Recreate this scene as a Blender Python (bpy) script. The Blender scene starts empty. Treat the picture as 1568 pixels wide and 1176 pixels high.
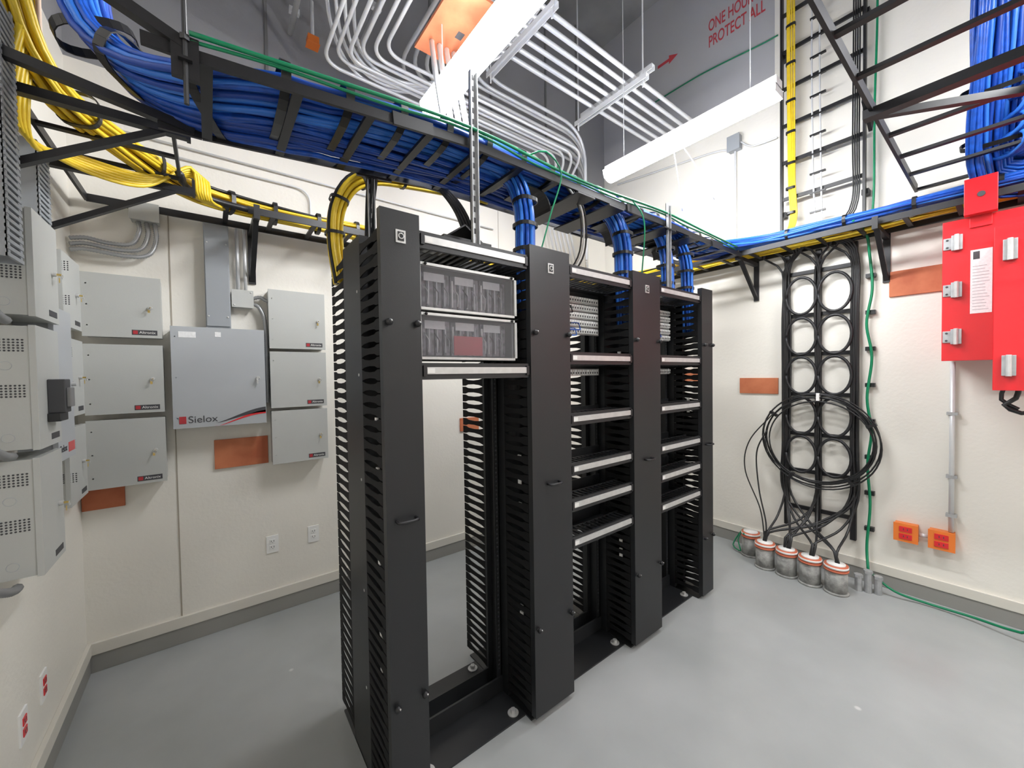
import bpy, math, random
from mathutils import Vector, Matrix
random.seed(7)
sc=bpy.context.scene
COL=sc.collection
# ------------------------------------------------------------------ materials
def mat(name,col,rough=.5,metal=0,noise=0,nscale=8,bump=0,bscale=60,emit=None,trans=0,spec=None,col2=None,coat=0):
    m=bpy.data.materials.new(name);m.use_nodes=True
    nt=m.node_tree;n=nt.nodes;b=n['Principled BSDF']
    b.inputs['Base Color'].default_value=(*col,1);b.inputs['Roughness'].default_value=rough;b.inputs['Metallic'].default_value=metal
    if spec is not None:b.inputs['Specular IOR Level'].default_value=spec
    if coat:b.inputs['Coat Weight'].default_value=coat
    if trans:
        b.inputs['Transmission Weight'].default_value=trans
        b.inputs['IOR'].default_value=1.1
    if emit:
        b.inputs['Emission Color'].default_value=(*emit[0],1);b.inputs['Emission Strength'].default_value=emit[1]
    if noise or bump:
        tc=n.new('ShaderNodeTexCoord')
    if noise:
        t=n.new('ShaderNodeTexNoise');t.inputs['Scale'].default_value=nscale;t.inputs['Detail'].default_value=5
        nt.links.new(tc.outputs['Object'],t.inputs['Vector'])
        r=n.new('ShaderNodeValToRGB');c2=col2 if col2 else tuple(c*(1-noise) for c in col)
        r.color_ramp.elements[0].position=.35;r.color_ramp.elements[1].position=.65
        r.color_ramp.elements[0].color=(*c2,1);r.color_ramp.elements[1].color=(*col,1)
        nt.links.new(t.outputs['Fac'],r.inputs['Fac']);nt.links.new(r.outputs['Color'],b.inputs['Base Color'])
    if bump:
        t=n.new('ShaderNodeTexNoise');t.inputs['Scale'].default_value=bscale;t.inputs['Detail'].default_value=3
        nt.links.new(tc.outputs['Object'],t.inputs['Vector'])
        bp=n.new('ShaderNodeBump');bp.inputs['Strength'].default_value=bump;bp.inputs['Distance'].default_value=.01
        nt.links.new(t.outputs['Fac'],bp.inputs['Height']);nt.links.new(bp.outputs['Normal'],b.inputs['Normal'])
    return m
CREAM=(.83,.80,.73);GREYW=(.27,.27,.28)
def wallmat(name,zb,ymin=None,upper=GREYW):
    """painted plasterboard up to height zb, bare grey board above"""
    m=mat(name,CREAM,.5,bump=.12,bscale=45)
    nt=m.node_tree;n=nt.nodes;L=nt.links;b=n['Principled BSDF']
    tc=n.new('ShaderNodeTexCoord');sx=n.new('ShaderNodeSeparateXYZ');L.new(tc.outputs['Object'],sx.inputs[0])
    no=n.new('ShaderNodeTexNoise');no.inputs['Scale'].default_value=2.2;no.inputs['Detail'].default_value=6;L.new(tc.outputs['Object'],no.inputs['Vector'])
    mr=n.new('ShaderNodeMapRange');mr.inputs['To Min'].default_value=.92;mr.inputs['To Max'].default_value=1.05;L.new(no.outputs['Fac'],mr.inputs['Value'])
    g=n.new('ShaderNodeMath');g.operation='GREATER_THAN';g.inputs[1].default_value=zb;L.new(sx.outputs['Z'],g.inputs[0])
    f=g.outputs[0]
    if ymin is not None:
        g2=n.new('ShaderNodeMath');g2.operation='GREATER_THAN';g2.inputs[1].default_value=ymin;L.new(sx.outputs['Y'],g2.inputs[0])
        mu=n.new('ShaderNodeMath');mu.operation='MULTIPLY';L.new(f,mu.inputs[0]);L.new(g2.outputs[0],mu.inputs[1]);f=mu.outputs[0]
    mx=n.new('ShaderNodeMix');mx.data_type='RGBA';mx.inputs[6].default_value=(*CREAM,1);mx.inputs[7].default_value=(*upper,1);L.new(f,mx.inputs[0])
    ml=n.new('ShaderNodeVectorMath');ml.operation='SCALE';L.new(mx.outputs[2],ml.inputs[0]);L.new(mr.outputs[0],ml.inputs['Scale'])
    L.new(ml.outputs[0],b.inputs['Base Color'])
    return m
BLACK=mat('black_powder_coat',(.016,.017,.019),.42,bump=.05,bscale=400)
BLACKF=mat('black_nylon_finger',(.010,.010,.011),.7,spec=.25)
BLACK2=mat('black_steel_rail',(.012,.012,.014),.45)
RUB=mat('black_cable_jacket',(.012,.012,.013),.38)
SILV=mat('aluminium',(.62,.62,.61),.42,.35,noise=.10,nscale=30)
STEEL=mat('galvanised_steel',(.52,.53,.54),.45,.5,noise=.2,nscale=25)
COND=mat('conduit_zinc',(.74,.75,.76),.38,.25,noise=.06,nscale=10)
FLEX=mat('flex_conduit',(.42,.43,.44),.42,.6)
BOXG=mat('grey_enamel',(.50,.51,.49),.45,noise=.03,nscale=5,bump=.03,bscale=120)
BOXD=mat('grey_enamel_cool',(.44,.46,.48),.4,noise=.04,nscale=4)
DARKG=mat('vent_dark',(.06,.06,.065),.7)
DUCT=mat('grey_wireway',(.30,.32,.34),.5)
BLUE=mat('blue_cable_jacket',(.012,.095,.52),.36,noise=.35,nscale=30)
BLUE2=mat('blue_cable_jacket_light',(.03,.17,.64),.33)
BLUE3=mat('blue_cable_jacket_dark',(.006,.05,.32),.38)
YEL=mat('yellow_cable_jacket',(.85,.60,.03),.4,noise=.15,nscale=20)
BEI=mat('beige_cable_jacket',(.75,.58,.46),.45)
GRN=mat('green_ground_jacket',(.0,.20,.085),.4)
RED=mat('red_enamel',(.68,.012,.02),.3,coat=.3)
REDL=mat('red_label',(.45,.03,.04),.5)
WHT=mat('white_plastic',(.85,.85,.83),.4)
PAPER=mat('white_label',(.88,.88,.88),.7,noise=.10,nscale=90)
ORG=mat('orange_outlet_plastic',(.80,.20,.03),.45)
PLY=mat('orange_stained_plywood',(.60,.20,.09),.65,noise=.3,nscale=6,col2=(.45,.12,.05))
PIPE=mat('dusty_pipe',(.42,.42,.40),.75,noise=.45,nscale=22,bump=.3,bscale=60)
CAPR=mat('firestop_red',(.62,.17,.09),.6)
BRASS=mat('brass_key',(.62,.46,.16),.35,.8)
BASEG=mat('vinyl_base_grey',(.29,.285,.265),.5)
TRIMC=mat('trim_cream',(.70,.67,.60),.5)
SEAM=mat('seam_dark',(.38,.34,.28),.8)
TUBE=mat('fluorescent_lens',(1,1,1),.3,emit=((.975,.985,1.0),84))
FIXW=mat('fixture_white',(.88,.88,.9),.35)
PURP=mat('patch_fibre_panel',(.30,.28,.31),.4,noise=.7,nscale=35,col2=(.05,.05,.06))
ACR=mat('clear_acrylic',(.84,.84,.88),.06,trans=.90)
REDT=mat('red_stencil',(.50,.05,.06),.6)
# floor
FLR=mat('painted_concrete_floor',(.42,.435,.425),.24,bump=.06,bscale=14)
nt=FLR.node_tree;n=nt.nodes;b=n['Principled BSDF'];tc=n.new('ShaderNodeTexCoord')
n1=n.new('ShaderNodeTexNoise');n1.inputs['Scale'].default_value=1.3;n1.inputs['Detail'].default_value=8
nt.links.new(tc.outputs['Object'],n1.inputs['Vector'])
r1=n.new('ShaderNodeValToRGB');e=r1.color_ramp.elements
e[0].position=.3;e[0].color=(.325,.34,.335,1);e[1].position=.7;e[1].color=(.42,.435,.435,1)
nt.links.new(n1.outputs['Fac'],r1.inputs['Fac'])
n2=n.new('ShaderNodeTexVoronoi');n2.inputs['Scale'].default_value=2.4;nt.links.new(tc.outputs['Object'],n2.inputs['Vector'])
r2=n.new('ShaderNodeValToRGB');r2.color_ramp.elements[0].position=.03;r2.color_ramp.elements[0].color=(1,1,1,1);r2.color_ramp.elements[1].position=.045;r2.color_ramp.elements[1].color=(0,0,0,1)
nt.links.new(n2.outputs['Distance'],r2.inputs['Fac'])
mx=n.new('ShaderNodeMix');mx.data_type='RGBA';mx.inputs[7].default_value=(.58,.59,.58,1)
nt.links.new(r2.outputs['Color'],mx.inputs[0]);nt.links.new(r1.outputs['Color'],mx.inputs[6]);nt.links.new(mx.outputs[2],b.inputs['Base Color'])
# ------------------------------------------------------------------ mesh builder
def cr(pts,step=.03):
    P=[Vector(p) for p in pts]
    if len(P)<3:
        return [P[0],P[1]]
    Q=[P[0]*2-P[1]]+P+[P[-1]*2-P[-2]];out=[]
    for i in range(1,len(Q)-2):
        a,b,c,d=Q[i-1:i+3];n=max(1,min(60,int((c-b).length/step)))
        for k in range(n):
            t=k/n;out.append(.5*((2*b)+(c-a)*t+(2*a-5*b+4*c-d)*t*t+(3*b-a-3*c+d)*t**3))
    out.append(P[-1]);return out
class M:
    def __init__(s,name,bevel=0,parent=None):
        s.n=name;s.v=[];s.f=[];s.m=[];s.s=[];s.mats=[];s.bev=bevel;s.par=parent
    def mi(s,m):
        if m not in s.mats:s.mats.append(m)
        return s.mats.index(m)
    def add(s,vs,fs,m,sm=False):
        o=len(s.v);s.v+=[tuple(v) for v in vs];k=s.mi(m)
        for f in fs:s.f.append([i+o for i in f]);s.m.append(k);s.s.append(sm)
    def box(s,a,b,m):
        x0,x1=sorted((a[0],b[0]));y0,y1=sorted((a[1],b[1]));z0,z1=sorted((a[2],b[2]))
        s.add([(x0,y0,z0),(x1,y0,z0),(x1,y1,z0),(x0,y1,z0),(x0,y0,z1),(x1,y0,z1),(x1,y1,z1),(x0,y1,z1)],
              [(0,3,2,1),(4,5,6,7),(0,1,5,4),(1,2,6,5),(2,3,7,6),(3,0,4,7)],m)
    def bar(s,p0,p1,w,h,m,up=(0,0,1)):
        p0=Vector(p0);p1=Vector(p1);d=(p1-p0).normalized();u=Vector(up)
        sd=d.cross(u)
        if sd.length<1e-3:sd=d.cross(Vector((0,1,0)))
        sd.normalize();u=sd.cross(d).normalized()
        vs=[];
        for p in(p0,p1):
            for a,b_ in((-1,-1),(1,-1),(1,1),(-1,1)):vs.append(p+sd*a*w/2+u*b_*h/2)
        s.add(vs,[(0,1,2,3),(7,6,5,4),(0,4,5,1),(1,5,6,2),(2,6,7,3),(3,7,4,0)],m)
    def tube(s,pts,r,m,n=7,step=.03,smooth=True,flex=False,raw=False):
        P=[Vector(p) for p in pts] if raw else cr(pts,.006 if flex else step)
        N=len(P)
        t=(P[1]-P[0]).normalized();a=Vector((0,0,1)) if abs(t.z)<.9 else Vector((1,0,0))
        u=t.cross(a).normalized();vs=[];fs=[]
        for i in range(N):
            t=(P[min(i+1,N-1)]-P[max(i-1,0)])
            if t.length<1e-9:t=Vector((0,0,1))
            t.normalize();u=(u-t*u.dot(t))
            if u.length<1e-6:u=t.orthogonal()
            u.normalize();w=t.cross(u)
            rr=r*(1.0 if (not flex or i%2) else .78)
            for k in range(n):
                q=2*math.pi*k/n;vs.append(P[i]+(u*math.cos(q)+w*math.sin(q))*rr)
        for i in range(N-1):
            for k in range(n):
                k2=(k+1)%n;fs.append((i*n+k,i*n+k2,(i+1)*n+k2,(i+1)*n+k))
        fs.append(tuple(range(n))[::-1]);fs.append(tuple((N-1)*n+k for k in range(n)))
        s.add(vs,fs,m,smooth)
    def cyl(s,p0,p1,r,m,n=16,sm=False):
        s.tube([p0,p1],r,m,n=n,smooth=sm,raw=True)
    def ring(s,c,r1,r2,ax1,ax2,tr,m,n=28,k=6):
        c=Vector(c);a=Vector(ax1);b_=Vector(ax2)
        P=[c+a*r1*math.cos(2*math.pi*i/n)+b_*r2*math.sin(2*math.pi*i/n) for i in range(n+1)]
        s.tube(P,tr,m,n=k,raw=True)
    def ball(s,c,r,m,n=8):
        vs=[];fs=[]
        for i in range(n+1):
            th=math.pi*i/n
            for k in range(n*2):
                ph=math.pi*k/n;vs.append((c[0]+r*math.sin(th)*math.cos(ph),c[1]+r*math.sin(th)*math.sin(ph),c[2]+r*math.cos(th)))
        for i in range(n):
            for k in range(n*2):
                k2=(k+1)%(n*2);fs.append((i*2*n+k,i*2*n+k2,(i+1)*2*n+k2,(i+1)*2*n+k))
        s.add(vs,fs,m,True)
    def bundle(s,path,offs,r,mats,scales=None,wob=.004,up=(0,0,1),n=6,step=.05):
        P=cr(path,step);N=len(P)
        S=[1]*N
        if scales:
            pp=[Vector(p) for p in path]
            for i,p in enumerate(P):
                ds=sorted(range(len(pp)),key=lambda j:(pp[j]-p).length)[:2]
                d0=(pp[ds[0]]-p).length;d1=(pp[ds[1]]-p).length
                S[i]=(scales[ds[0]]*d1+scales[ds[1]]*d0)/(d0+d1+1e-9)
        te=(P[-1]-P[-2]).normalized();sd=te.cross(Vector(up)).normalized()
        fr=[None]*N
        for i in range(N-1,-1,-1):
            t=(P[min(i+1,N-1)]-P[max(i-1,0)]).normalized();sd=(sd-t*sd.dot(t)).normalized();fr[i]=(sd,sd.cross(t))
        for j,(a,b_) in enumerate(offs):
            ph=random.random()*6;ph2=random.random()*6;fq=random.uniform(2.5,5)
            pts=[]
            for i in range(N):
                sd,uu=fr[i];L_=i*step
                pts.append(P[i]+sd*(a*S[i]+wob*math.sin(fq*L_+ph))+uu*(b_*S[i]+wob*math.sin(fq*1.3*L_+ph2)))
            s.tube(pts,r,random.choice(mats) if len(mats)==3 else mats[j%len(mats)],n=n,raw=True)
    def wrap(s,c,t,up,w,h,m,wd=.02,rd=.006):
        c=Vector(c);t=Vector(t).normalized();sd=t.cross(Vector(up)).normalized();u=sd.cross(t)
        pts=[c+sd*w*math.copysign(abs(math.cos(q))**.7,math.cos(q))+u*h*math.copysign(abs(math.sin(q))**.7,math.sin(q)) for q in [2*math.pi*i/20 for i in range(21)]]
        for i in range(20):s.bar(pts[i],pts[i+1],wd,rd,m,up=((pts[i]+pts[i+1])/2-c))
    def text(s,body,size,loc,kind,m,xs=1.0):
        s._t=getattr(s,'_t',[]);s._t.append((body,size,loc,kind,m,xs))
    def done(s):
        me=bpy.data.meshes.new(s.n);me.from_pydata(s.v,[],s.f);
        for k in s.mats:me.materials.append(k)
        me.polygons.foreach_set('material_index',s.m);me.polygons.foreach_set('use_smooth',s.s);me.update()
        o=bpy.data.objects.new(s.n,me);COL.objects.link(o)
        if s.par:o.parent=s.par
        if s.bev:
            bm=o.modifiers.new('b','BEVEL');bm.width=s.bev;bm.segments=2;bm.limit_method='ANGLE';bm.angle_limit=math.radians(50)
        for (body,size,loc,kind,m,xs) in getattr(s,'_t',[]):
            c=bpy.data.curves.new('lettering','FONT');c.body=body;c.size=size;c.extrude=.0006;c.materials.append(m)
            if xs!=1.0:c.offset=.0015
            t=bpy.data.objects.new('lettering',c);COL.objects.link(t);t.parent=o
            if kind=='back':mw=Matrix(((1,0,0),(0,0,-1),(0,1,0)))
            elif kind=='right':mw=Matrix(((0,0,-1),(-1,0,0),(0,1,0)))
            else:mw=Matrix(((0,0,1),(1,0,0),(0,1,0)))
            t.matrix_local=Matrix.Translation(loc)@mw.to_4x4()@Matrix.Diagonal((xs,1,1,1))
        return o
# ------------------------------------------------------------------ room shell
XL,XR,YB,YN,ZC=-.573,3.905,3.113,-1.7,5.6
E=.0005
def shell(name,a,b,m):
    w=M(name);w.box(a,b,m);return w.done()
shell('floor',(XL-.1,YN-.1,-.1),(XR+.1,YB+.1,0),FLR)
shell('ceiling',(XL-.1,YN-.1,ZC),(XR+.1,YB+.1,ZC+.1),mat('deck_grey',(.28,.28,.28),.8,noise=.2,nscale=3))
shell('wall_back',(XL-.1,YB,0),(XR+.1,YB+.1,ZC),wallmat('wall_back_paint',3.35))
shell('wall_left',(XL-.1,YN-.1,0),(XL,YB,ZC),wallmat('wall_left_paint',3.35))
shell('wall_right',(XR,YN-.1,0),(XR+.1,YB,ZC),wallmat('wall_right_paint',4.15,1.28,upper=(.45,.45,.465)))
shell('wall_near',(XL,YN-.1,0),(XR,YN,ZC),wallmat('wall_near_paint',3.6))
def base(name,a,b,c,d):
    w=M(name,.002);w.box(a,b,BASEG);w.box(c,d,TRIMC);return w.done()
base('baseboard_back',(XL,YB-.014,0),(XR,YB,.10),(XL,YB-.02,.10),(XR,YB,.165))
base('baseboard_left',(XL,YN,0),(XL+.014,YB-.02,.10),(XL,YN,.10),(XL+.02,YB-.02,.165))
base('baseboard_right',(XR-.014,YN,0),(XR,YB-.02,.10),(XR-.02,YN,.10),(XR,YB-.02,.165))
t=M('trim_1')
t.box((-.176,YB-.003,.165),(-.170,YB,2.62),SEAM)
t.box((1.049,YB-.003,.165),(1.053,YB,3.3),SEAM)
t.box((2.27,YB-.003,.165),(2.274,YB,3.3),SEAM)
for x in (.35,1.57,2.2,2.92,3.4):t.box((x,YB-.012,3.4),(x+.018,YB,ZC),mat('board_joint',(.16,.16,.16),.8))
t.done()
# ------------------------------------------------------------------ racks
Y0,ZT=1.326,2.193
PX=[(.47,.614),(1.139,1.392),(1.907,2.182),(2.702,2.856)]
for pi_,(x0,x1) in enumerate(PX):
    o=M('vertical_cable_manager')
    YR=1.995 if pi_==0 else 1.93
    YC0,YC1=(1.56,1.79) if pi_==0 else (1.535,1.725)
    o.box((x0,Y0,.03),(x1,Y0+.014,ZT),BLACK)
    o.box((x0,Y0+.014,.03),(x0+.012,Y0+.03,ZT),BLACK);o.box((x1-.012,Y0+.014,.03),(x1,Y0+.03,ZT),BLACK)
    o.box((x0,YC0,0),(x0+.004,YC1,ZT-.03),BLACK);o.box((x1-.004,YC0,0),(x1,YC1,ZT-.03),BLACK)
    o.box((x0+.004,1.63,0),(x1-.004,1.64,ZT-.03),BLACK)
    o.box((x0+.004,YC0,0),(x0+.03,YC0+.005,ZT-.03),BLACK);o.box((x1-.03,YC0,0),(x1-.004,YC0+.005,ZT-.03),BLACK)
    o.box((x0,1.36,0),(x1,YR-.03,.008),BLACK);o.box((x0+.004,YC0+.005,ZT-.04),(x1-.004,YC1,ZT-.03),BLACK)
    z=.06
    while z<ZT-.07:
        for xs in(x0,x1-.004):
            for (ya,yb_,yt) in((YC0,1.385,1.358),(YC1,YR-.03,YR)):
                d=yb_-ya
                ys=[ya,ya+d*.18,ya+d*.5,ya+d*.85,yb_,yt]
                hw=[.0215,.0145,.0105,.0125,.0195,.0195]
                vs=[];fs=[]
                for y,h in zip(ys,hw):
                    for xx in(xs,xs+.004):vs+=[(xx,y,z-h),(xx,y,z+h)]
                for i in range(5):
                    a=i*4;b_=a+4
                    fs+=[(a,a+1,b_+1,b_),(a+2,b_+2,b_+3,a+3),(a+1,a+3,b_+3,b_+1),(a,b_,b_+2,a+2)]
                fs+=[(0,2,3,1),(20,21,23,22)]
                o.add(vs,fs,BLACKF)
        z+=.0445
    for z in (.35,.75,1.2,1.62,1.95):
        for xs,dx in((x0,-.001),(x1,.001)):o.cyl((xs,1.60,z),(xs+dx,1.60,z),.006,SILV,8)
    xm=(x0+x1)/2
    if x1-x0>.2 or x0<.5:
        o.box((xm-.018,Y0-.004,2.08),(xm+.018,Y0,2.125),SILV);o.box((xm-.011,Y0-.006,2.087),(xm+.011,Y0-.003,2.118),BLACK)
        o.ring((xm,Y0-.007,2.103),.009,.009,(1,0,0),(0,0,1),.002,SILV,16,5)
    for z in(1.80,.44):
        for xk in(x0+.022,x1-.018):
            o.ball((xk,Y0-.012,z),.0125,BLACK2);o.cyl((xk,Y0,z),(xk,Y0-.01,z),.006,SILV,8);o.ball((xk+.004,Y0-.02,z+.004),.004,SILV,5)
    o.tube([(xm-.035,Y0,1.1),(xm-.034,Y0-.025,1.1),(xm,Y0-.03,1.1),(xm+.034,Y0-.025,1.1),(xm+.035,Y0,1.1)],.006,BLACK2,n=8,step=.01)
    for k in range(5):
        z=random.uniform(.4,2.0);o.box((x0+.005,1.42,z),(x0+.012,1.44,z+.02),WHT)
    o.done()
BAY=[(.614,1.139),(1.392,1.907),(2.182,2.702)]
for bi,(x0,x1) in enumerate(BAY):
    o=M('two_post_equipment_rack')
    a,b_=x0+.003,x1-.003
    for xs,sg in((a,1),(b_,-1)):
        o.box((xs,1.585,0),(xs+sg*.005,1.665,2.14),BLACK)
        o.box((xs,1.585,0),(xs+sg*.030,1.590,2.14),BLACK);o.box((xs,1.660,0),(xs+sg*.030,1.665,2.14),BLACK)
        z=.12
        while z<2.1:
            o.box((xs+sg*.012,1.5835,z),(xs+sg*.020,1.585,z+.008),DARKG);z+=.0222
    for y0,y1,yf in((1.575,1.585,1.40),(1.665,1.675,1.84)):
        o.box((a,y0,0),(b_,y1,.085),BLACK)
        o.box((a,min(yf,y0),0),(b_,max(yf,y1),.008),BLACK)
    for xs in(x0+.045,x1-.045):
        for y in(1.44,1.80):
            o.cyl((xs,y,.008),(xs,y,.012),.026,SILV,20);o.cyl((xs,y,.012),(xs,y,.028),.013,SILV,6)
    o.box((a,1.585,2.115),(b_,1.665,2.135),BLACK)
    o.done()
def hman(x0,x1,zc):
    o=M('horizontal_cable_manager')
    a,b_=x0+.004,x1-.004
    o.box((a,1.338,zc-.032),(b_,1.352,zc+.030),BLACK)
    o.box((a+.012,1.331,zc-.012),(b_-.012,1.338,zc+.014),SILV)
    o.box((a+.004,1.329,zc-.02),(a+.018,1.340,zc+.02),BLACK2);o.box((b_-.018,1.329,zc-.02),(b_-.004,1.340,zc+.02),BLACK2)
    o.box((a+.02,1.3302,zc-.008),(a+.05,1.3312,zc+.010),WHT)
    x=a+.02
    while x<b_-.02:
        o.box((x,1.352,zc-.030),(x+.012,1.50,zc-.026),BLACK)
        o.box((x,1.352,zc+.022),(x+.012,1.44,zc+.026),BLACK)
        x+=.034
    o.box((a,1.44,zc+.020),(b_,1.446,zc+.028),BLACK)
    o.box((a,1.50,zc-.034),(b_,1.583,zc-.026),BLACK);o.box((a,1.577,zc-.034),(b_,1.583,zc+.034),BLACK)
    for xs in(a,b_-.004):o.box((xs,1.352,zc-.032),(xs+.004,1.583,zc+.0),BLACK)
    o.done()
for z in(2.115,1.63):hman(*BAY[0],z)
for z in(2.12,1.69,1.385,1.135,.955,.765):hman(*BAY[1],z);hman(*BAY[2],z)
for z0,z1,rd in((1.865,2.045,False),(1.675,1.855,True)):
    e=M('fiber_patch_enclosure')
    a,b_=.626,1.10
    e.box((a,1.40,z0),(b_,1.574,z0+.004),BLACK);e.box((a,1.40,z1-.004),(b_,1.574,z1),BLACK);e.box((a,1.40,z0),(a+.004,1.574,z1),BLACK)
    e.box((b_-.004,1.40,z0),(b_,1.574,z1),BLACK);e.box((a,1.57,z0),(b_,1.574,z1),BLACK)
    for q in(((a,1.375,z0),(b_,1.40,z0+.010)),((a,1.375,z1-.010),(b_,1.40,z1)),((a,1.375,z0),(a+.012,1.40,z1)),((b_-.012,1.375,z0),(b_,1.40,z1))):e.box(*q,SILV)
    e.box((a+.012,1.383,z0+.010),(b_-.012,1.386,z1-.010),ACR)
    for k in range(12):
        x=a+.03+k*.036
        e.box((x,1.44,z0+.02),(x+.028,1.447,z1-.02),PURP)
        e.box((x+.004,1.436,z0+.03),(x+.010,1.44,z1-.04),WHT if k%4==0 else STEEL)
    for k in range(9):
        x=a+.05+k*.045
        e.tube([(x,1.435,z1-.07),(x+.012,1.418,z1-.10),(x+.006,1.412,z0+.03)],.0022,[WHT,RUB,STEEL][k%3],n=5,step=.02)
    for k in range(3):
        x=a+.05+k*.14;e.box((x,1.43,z1-.055),(x+.09,1.432,z1-.022),PAPER)
    if rd:e.box((a+.17,1.41,z0+.02),(a+.31,1.412,z0+.10),REDL)
    for x in(a+.03,b_-.03):e.ball((x,1.370,z1-.006),.006,BLACK2,5);
    e.done()
for (x0,x1) in BAY[1:]:
    for zs in((1.84,2.085),(1.60,1.655)):
        pm=M('patch_panel')
        z=zs[0]
        pm.box((x0+.006,1.572,zs[0]),(x1-.006,1.5765,zs[1]),BLACK)
        while z+.04<=zs[1]+.012:
            x=x0+.035
            pm.box((x0+.03,1.552,z),(x1-.03,1.572,z+.040),SILV)
            while x<x1-.05:
                pm.box((x,1.538,z+.006),(x+.016,1.552,z+.034),WHT);pm.box((x+.004,1.5365,z+.010),(x+.012,1.538,z+.022),DARKG)
                x+=.0205
            z+=.0445
        if zs[1]>2:
            for k in range(7):
                xx=x0+.05+k*.03;zz=zs[0]+.03+.03*(k%5)
                pm.tube([(xx,1.535,zz),(xx-.01,1.47,zz-.01),(xx-.03,1.44,zz-.05),(x0+.02,1.44,zz-.04),(x0+.01,1.46,zz+.05)],.0035,[BLUE,RUB,BLUE2][k%3],n=5,step=.03)
        pm.done()
# ------------------------------------------------------------------ overhead ladder tray above racks
def dz(x):return -.075*max(0,min(1,(.87-x)/.9))
tr=M('cable_ladder_tray')
ZT0=2.56
for y in(1.40,1.83):
    tr.bar((-.12,y,ZT0+.019+dz(-.12)),(.0,y,ZT0+.019+dz(0)),.012,.034,BLACK2)
    tr.bar((0,y,ZT0+.019+dz(0)),(.87,y,ZT0+.019),.012,.034,BLACK2)
    tr.box((.87,y-.006,ZT0+.002),(3.52,y+.006,ZT0+.036),BLACK2)
x=0
while x<3.5:
    tr.box((x,1.40,ZT0+.004+dz(x)),(x+.030,1.83,ZT0+.018+dz(x)),BLACK2);x+=.23
for x in(.55,1.95,3.0):
    for y in(1.392,1.838):tr.bar((x,y,ZT0+.019+dz(x)),(x+.16,y,ZT0+.019+dz(x+.16)),.012,.046,BLACK2)
tr.done()
for (x,y,zt_) in((.60,1.86,2.64),(.87,1.385,2.86),(2.35,1.385,2.70)):
    s=M('tray_support_strut')
    s.box((x,y-.005,2.145),(x+.034,y,zt_),STEEL)
    s.box((x,y-.02,2.145),(x+.004,y,zt_),STEEL);s.box((x+.030,y-.02,2.145),(x+.034,y,zt_),STEEL)
    z=2.2
    while z<zt_-.03:
        s.box((x+.011,y-.0055,z),(x+.023,y-.0045,z+.022),DARKG);z+=.045
    s.box((x-.05,y-.01,2.140),(x+.09,y+.2 if y<1.5 else y-.2,2.147),BLACK)
    s.done()
for x in (1.35,2.05,2.62):
    s=M('waterfall_radius_bracket')
    P=[]
    for k in range(9):
        q=k/8*math.pi/2;P.append((x+.09*math.sin(q),.0,ZT0-.09+.09*math.cos(q)))
    for k in range(8):
        s.bar((P[k][0],1.60,P[k][2]),(P[k+1][0],1.60,P[k+1][2]),.20,.006,BLACK2,up=(P[k][0]-x,0,P[k][2]-ZT0+.09))
    s.bar((x-.07,1.60,ZT0),(x,1.60,ZT0),.20,.006,BLACK2)
    s.done()
s=M('ladder_mount_bracket')
s.box((.78,1.45,2.19),(1.02,1.75,2.20),BLACK2)
s.bar((.80,1.60,2.20),(.90,1.60,2.27),.25,.006,BLACK2);s.bar((.90,1.60,2.27),(1.00,1.60,2.20),.25,.006,BLACK2)
for xx in(1.5,1.75,2.3,2.6):s.box((xx,1.36,ZT0-.03),(xx+.13,1.80,ZT0-.022),BLACK2)
s.done()
s=M('threaded_hanger_rod');s.cyl((-.03,1.386,2.36),(-.03,1.386,ZC),.006,BLACK2,8)
s.box((-.045,1.37,ZT0-.087),(-.015,1.402,ZT0-.079),BLACK2);s.cyl((-.03,1.386,ZT0-.03),(-.03,1.386,ZT0-.015),.012,BLACK2,6)
s.done()
g=M('green_ground_wire')
P=[];x=-.02
while x<3.5:
    P.append((x,1.378+.006*math.sin(x*5),ZT0+.065+dz(x)+.012*math.sin(x*3.1)));x+=.2
g.tube(P,.0065,GRN,n=6);g.tube([(p[0],p[1]+.012,p[2]-.012+.006*math.sin(p[0]*9)) for p in P],.005,GRN,n=6)
g.tube([(1.2,1.38,2.63),(1.28,1.36,2.66),(1.4,1.38,2.6),(1.36,1.42,2.4),(1.30,1.45,2.17)],.004,GRN,n=6)
g.tube([(1.98,1.38,2.63),(2.06,1.35,2.5),(2.1,1.40,2.17)],.004,GRN,n=6)
g.done()
def rows(w,r,counts):
    out=[]
    for j,c in enumerate(counts):
        ww=w*c/counts[0]
        for i in range(c):out.append(((i/(c-1)-.5)*ww,j*r*1.85+random.uniform(-.003,.003)))
    return out
bl=M('blue_cable_bundle')
path=[(-.29,1.78,5.0),(-.29,1.80,3.6),(-.30,1.83,3.0),(-.28,1.84,2.74),(-.17,1.78,2.59),(.0,1.70,2.535),(.25,1.62,2.545),(.8,1.60,2.590),(1.6,1.61,2.594),(2.5,1.60,2.597),(3.2,1.60,2.60),(3.50,1.50,2.64),(3.66,1.25,2.665),(3.68,.8,2.665),(3.68,.2,2.665),(3.68,-.5,2.665)]
scl=[.35,.35,.40,.5,.62,.8,.98,1,.95,.85,.75,.6,.5,.45,.45,.45]
bl.bundle(path,rows(.36,.0105,(17,16,15,13,10,6)),.0108,[BLUE,BLUE2,BLUE3],scl,wob=.010,step=.05)
for x in [.02+.195*i for i in range(17)]:
    w_=.19*(1 if x<1.2 else .95-.1*(x-1.2));yc=1.605 if x>.2 else 1.69-.3*x
    bl.wrap((x,yc,2.635+dz(x)),(1,0 if x>.2 else -.3,0),(0,0,1),w_+.006,.068-.006*x,RUB,.028,.004)
bl.wrap((-.17,1.78,2.63),(.8,-.4,-.4),(0,0,1),.13,.06,RUB,.03,.004)
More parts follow.
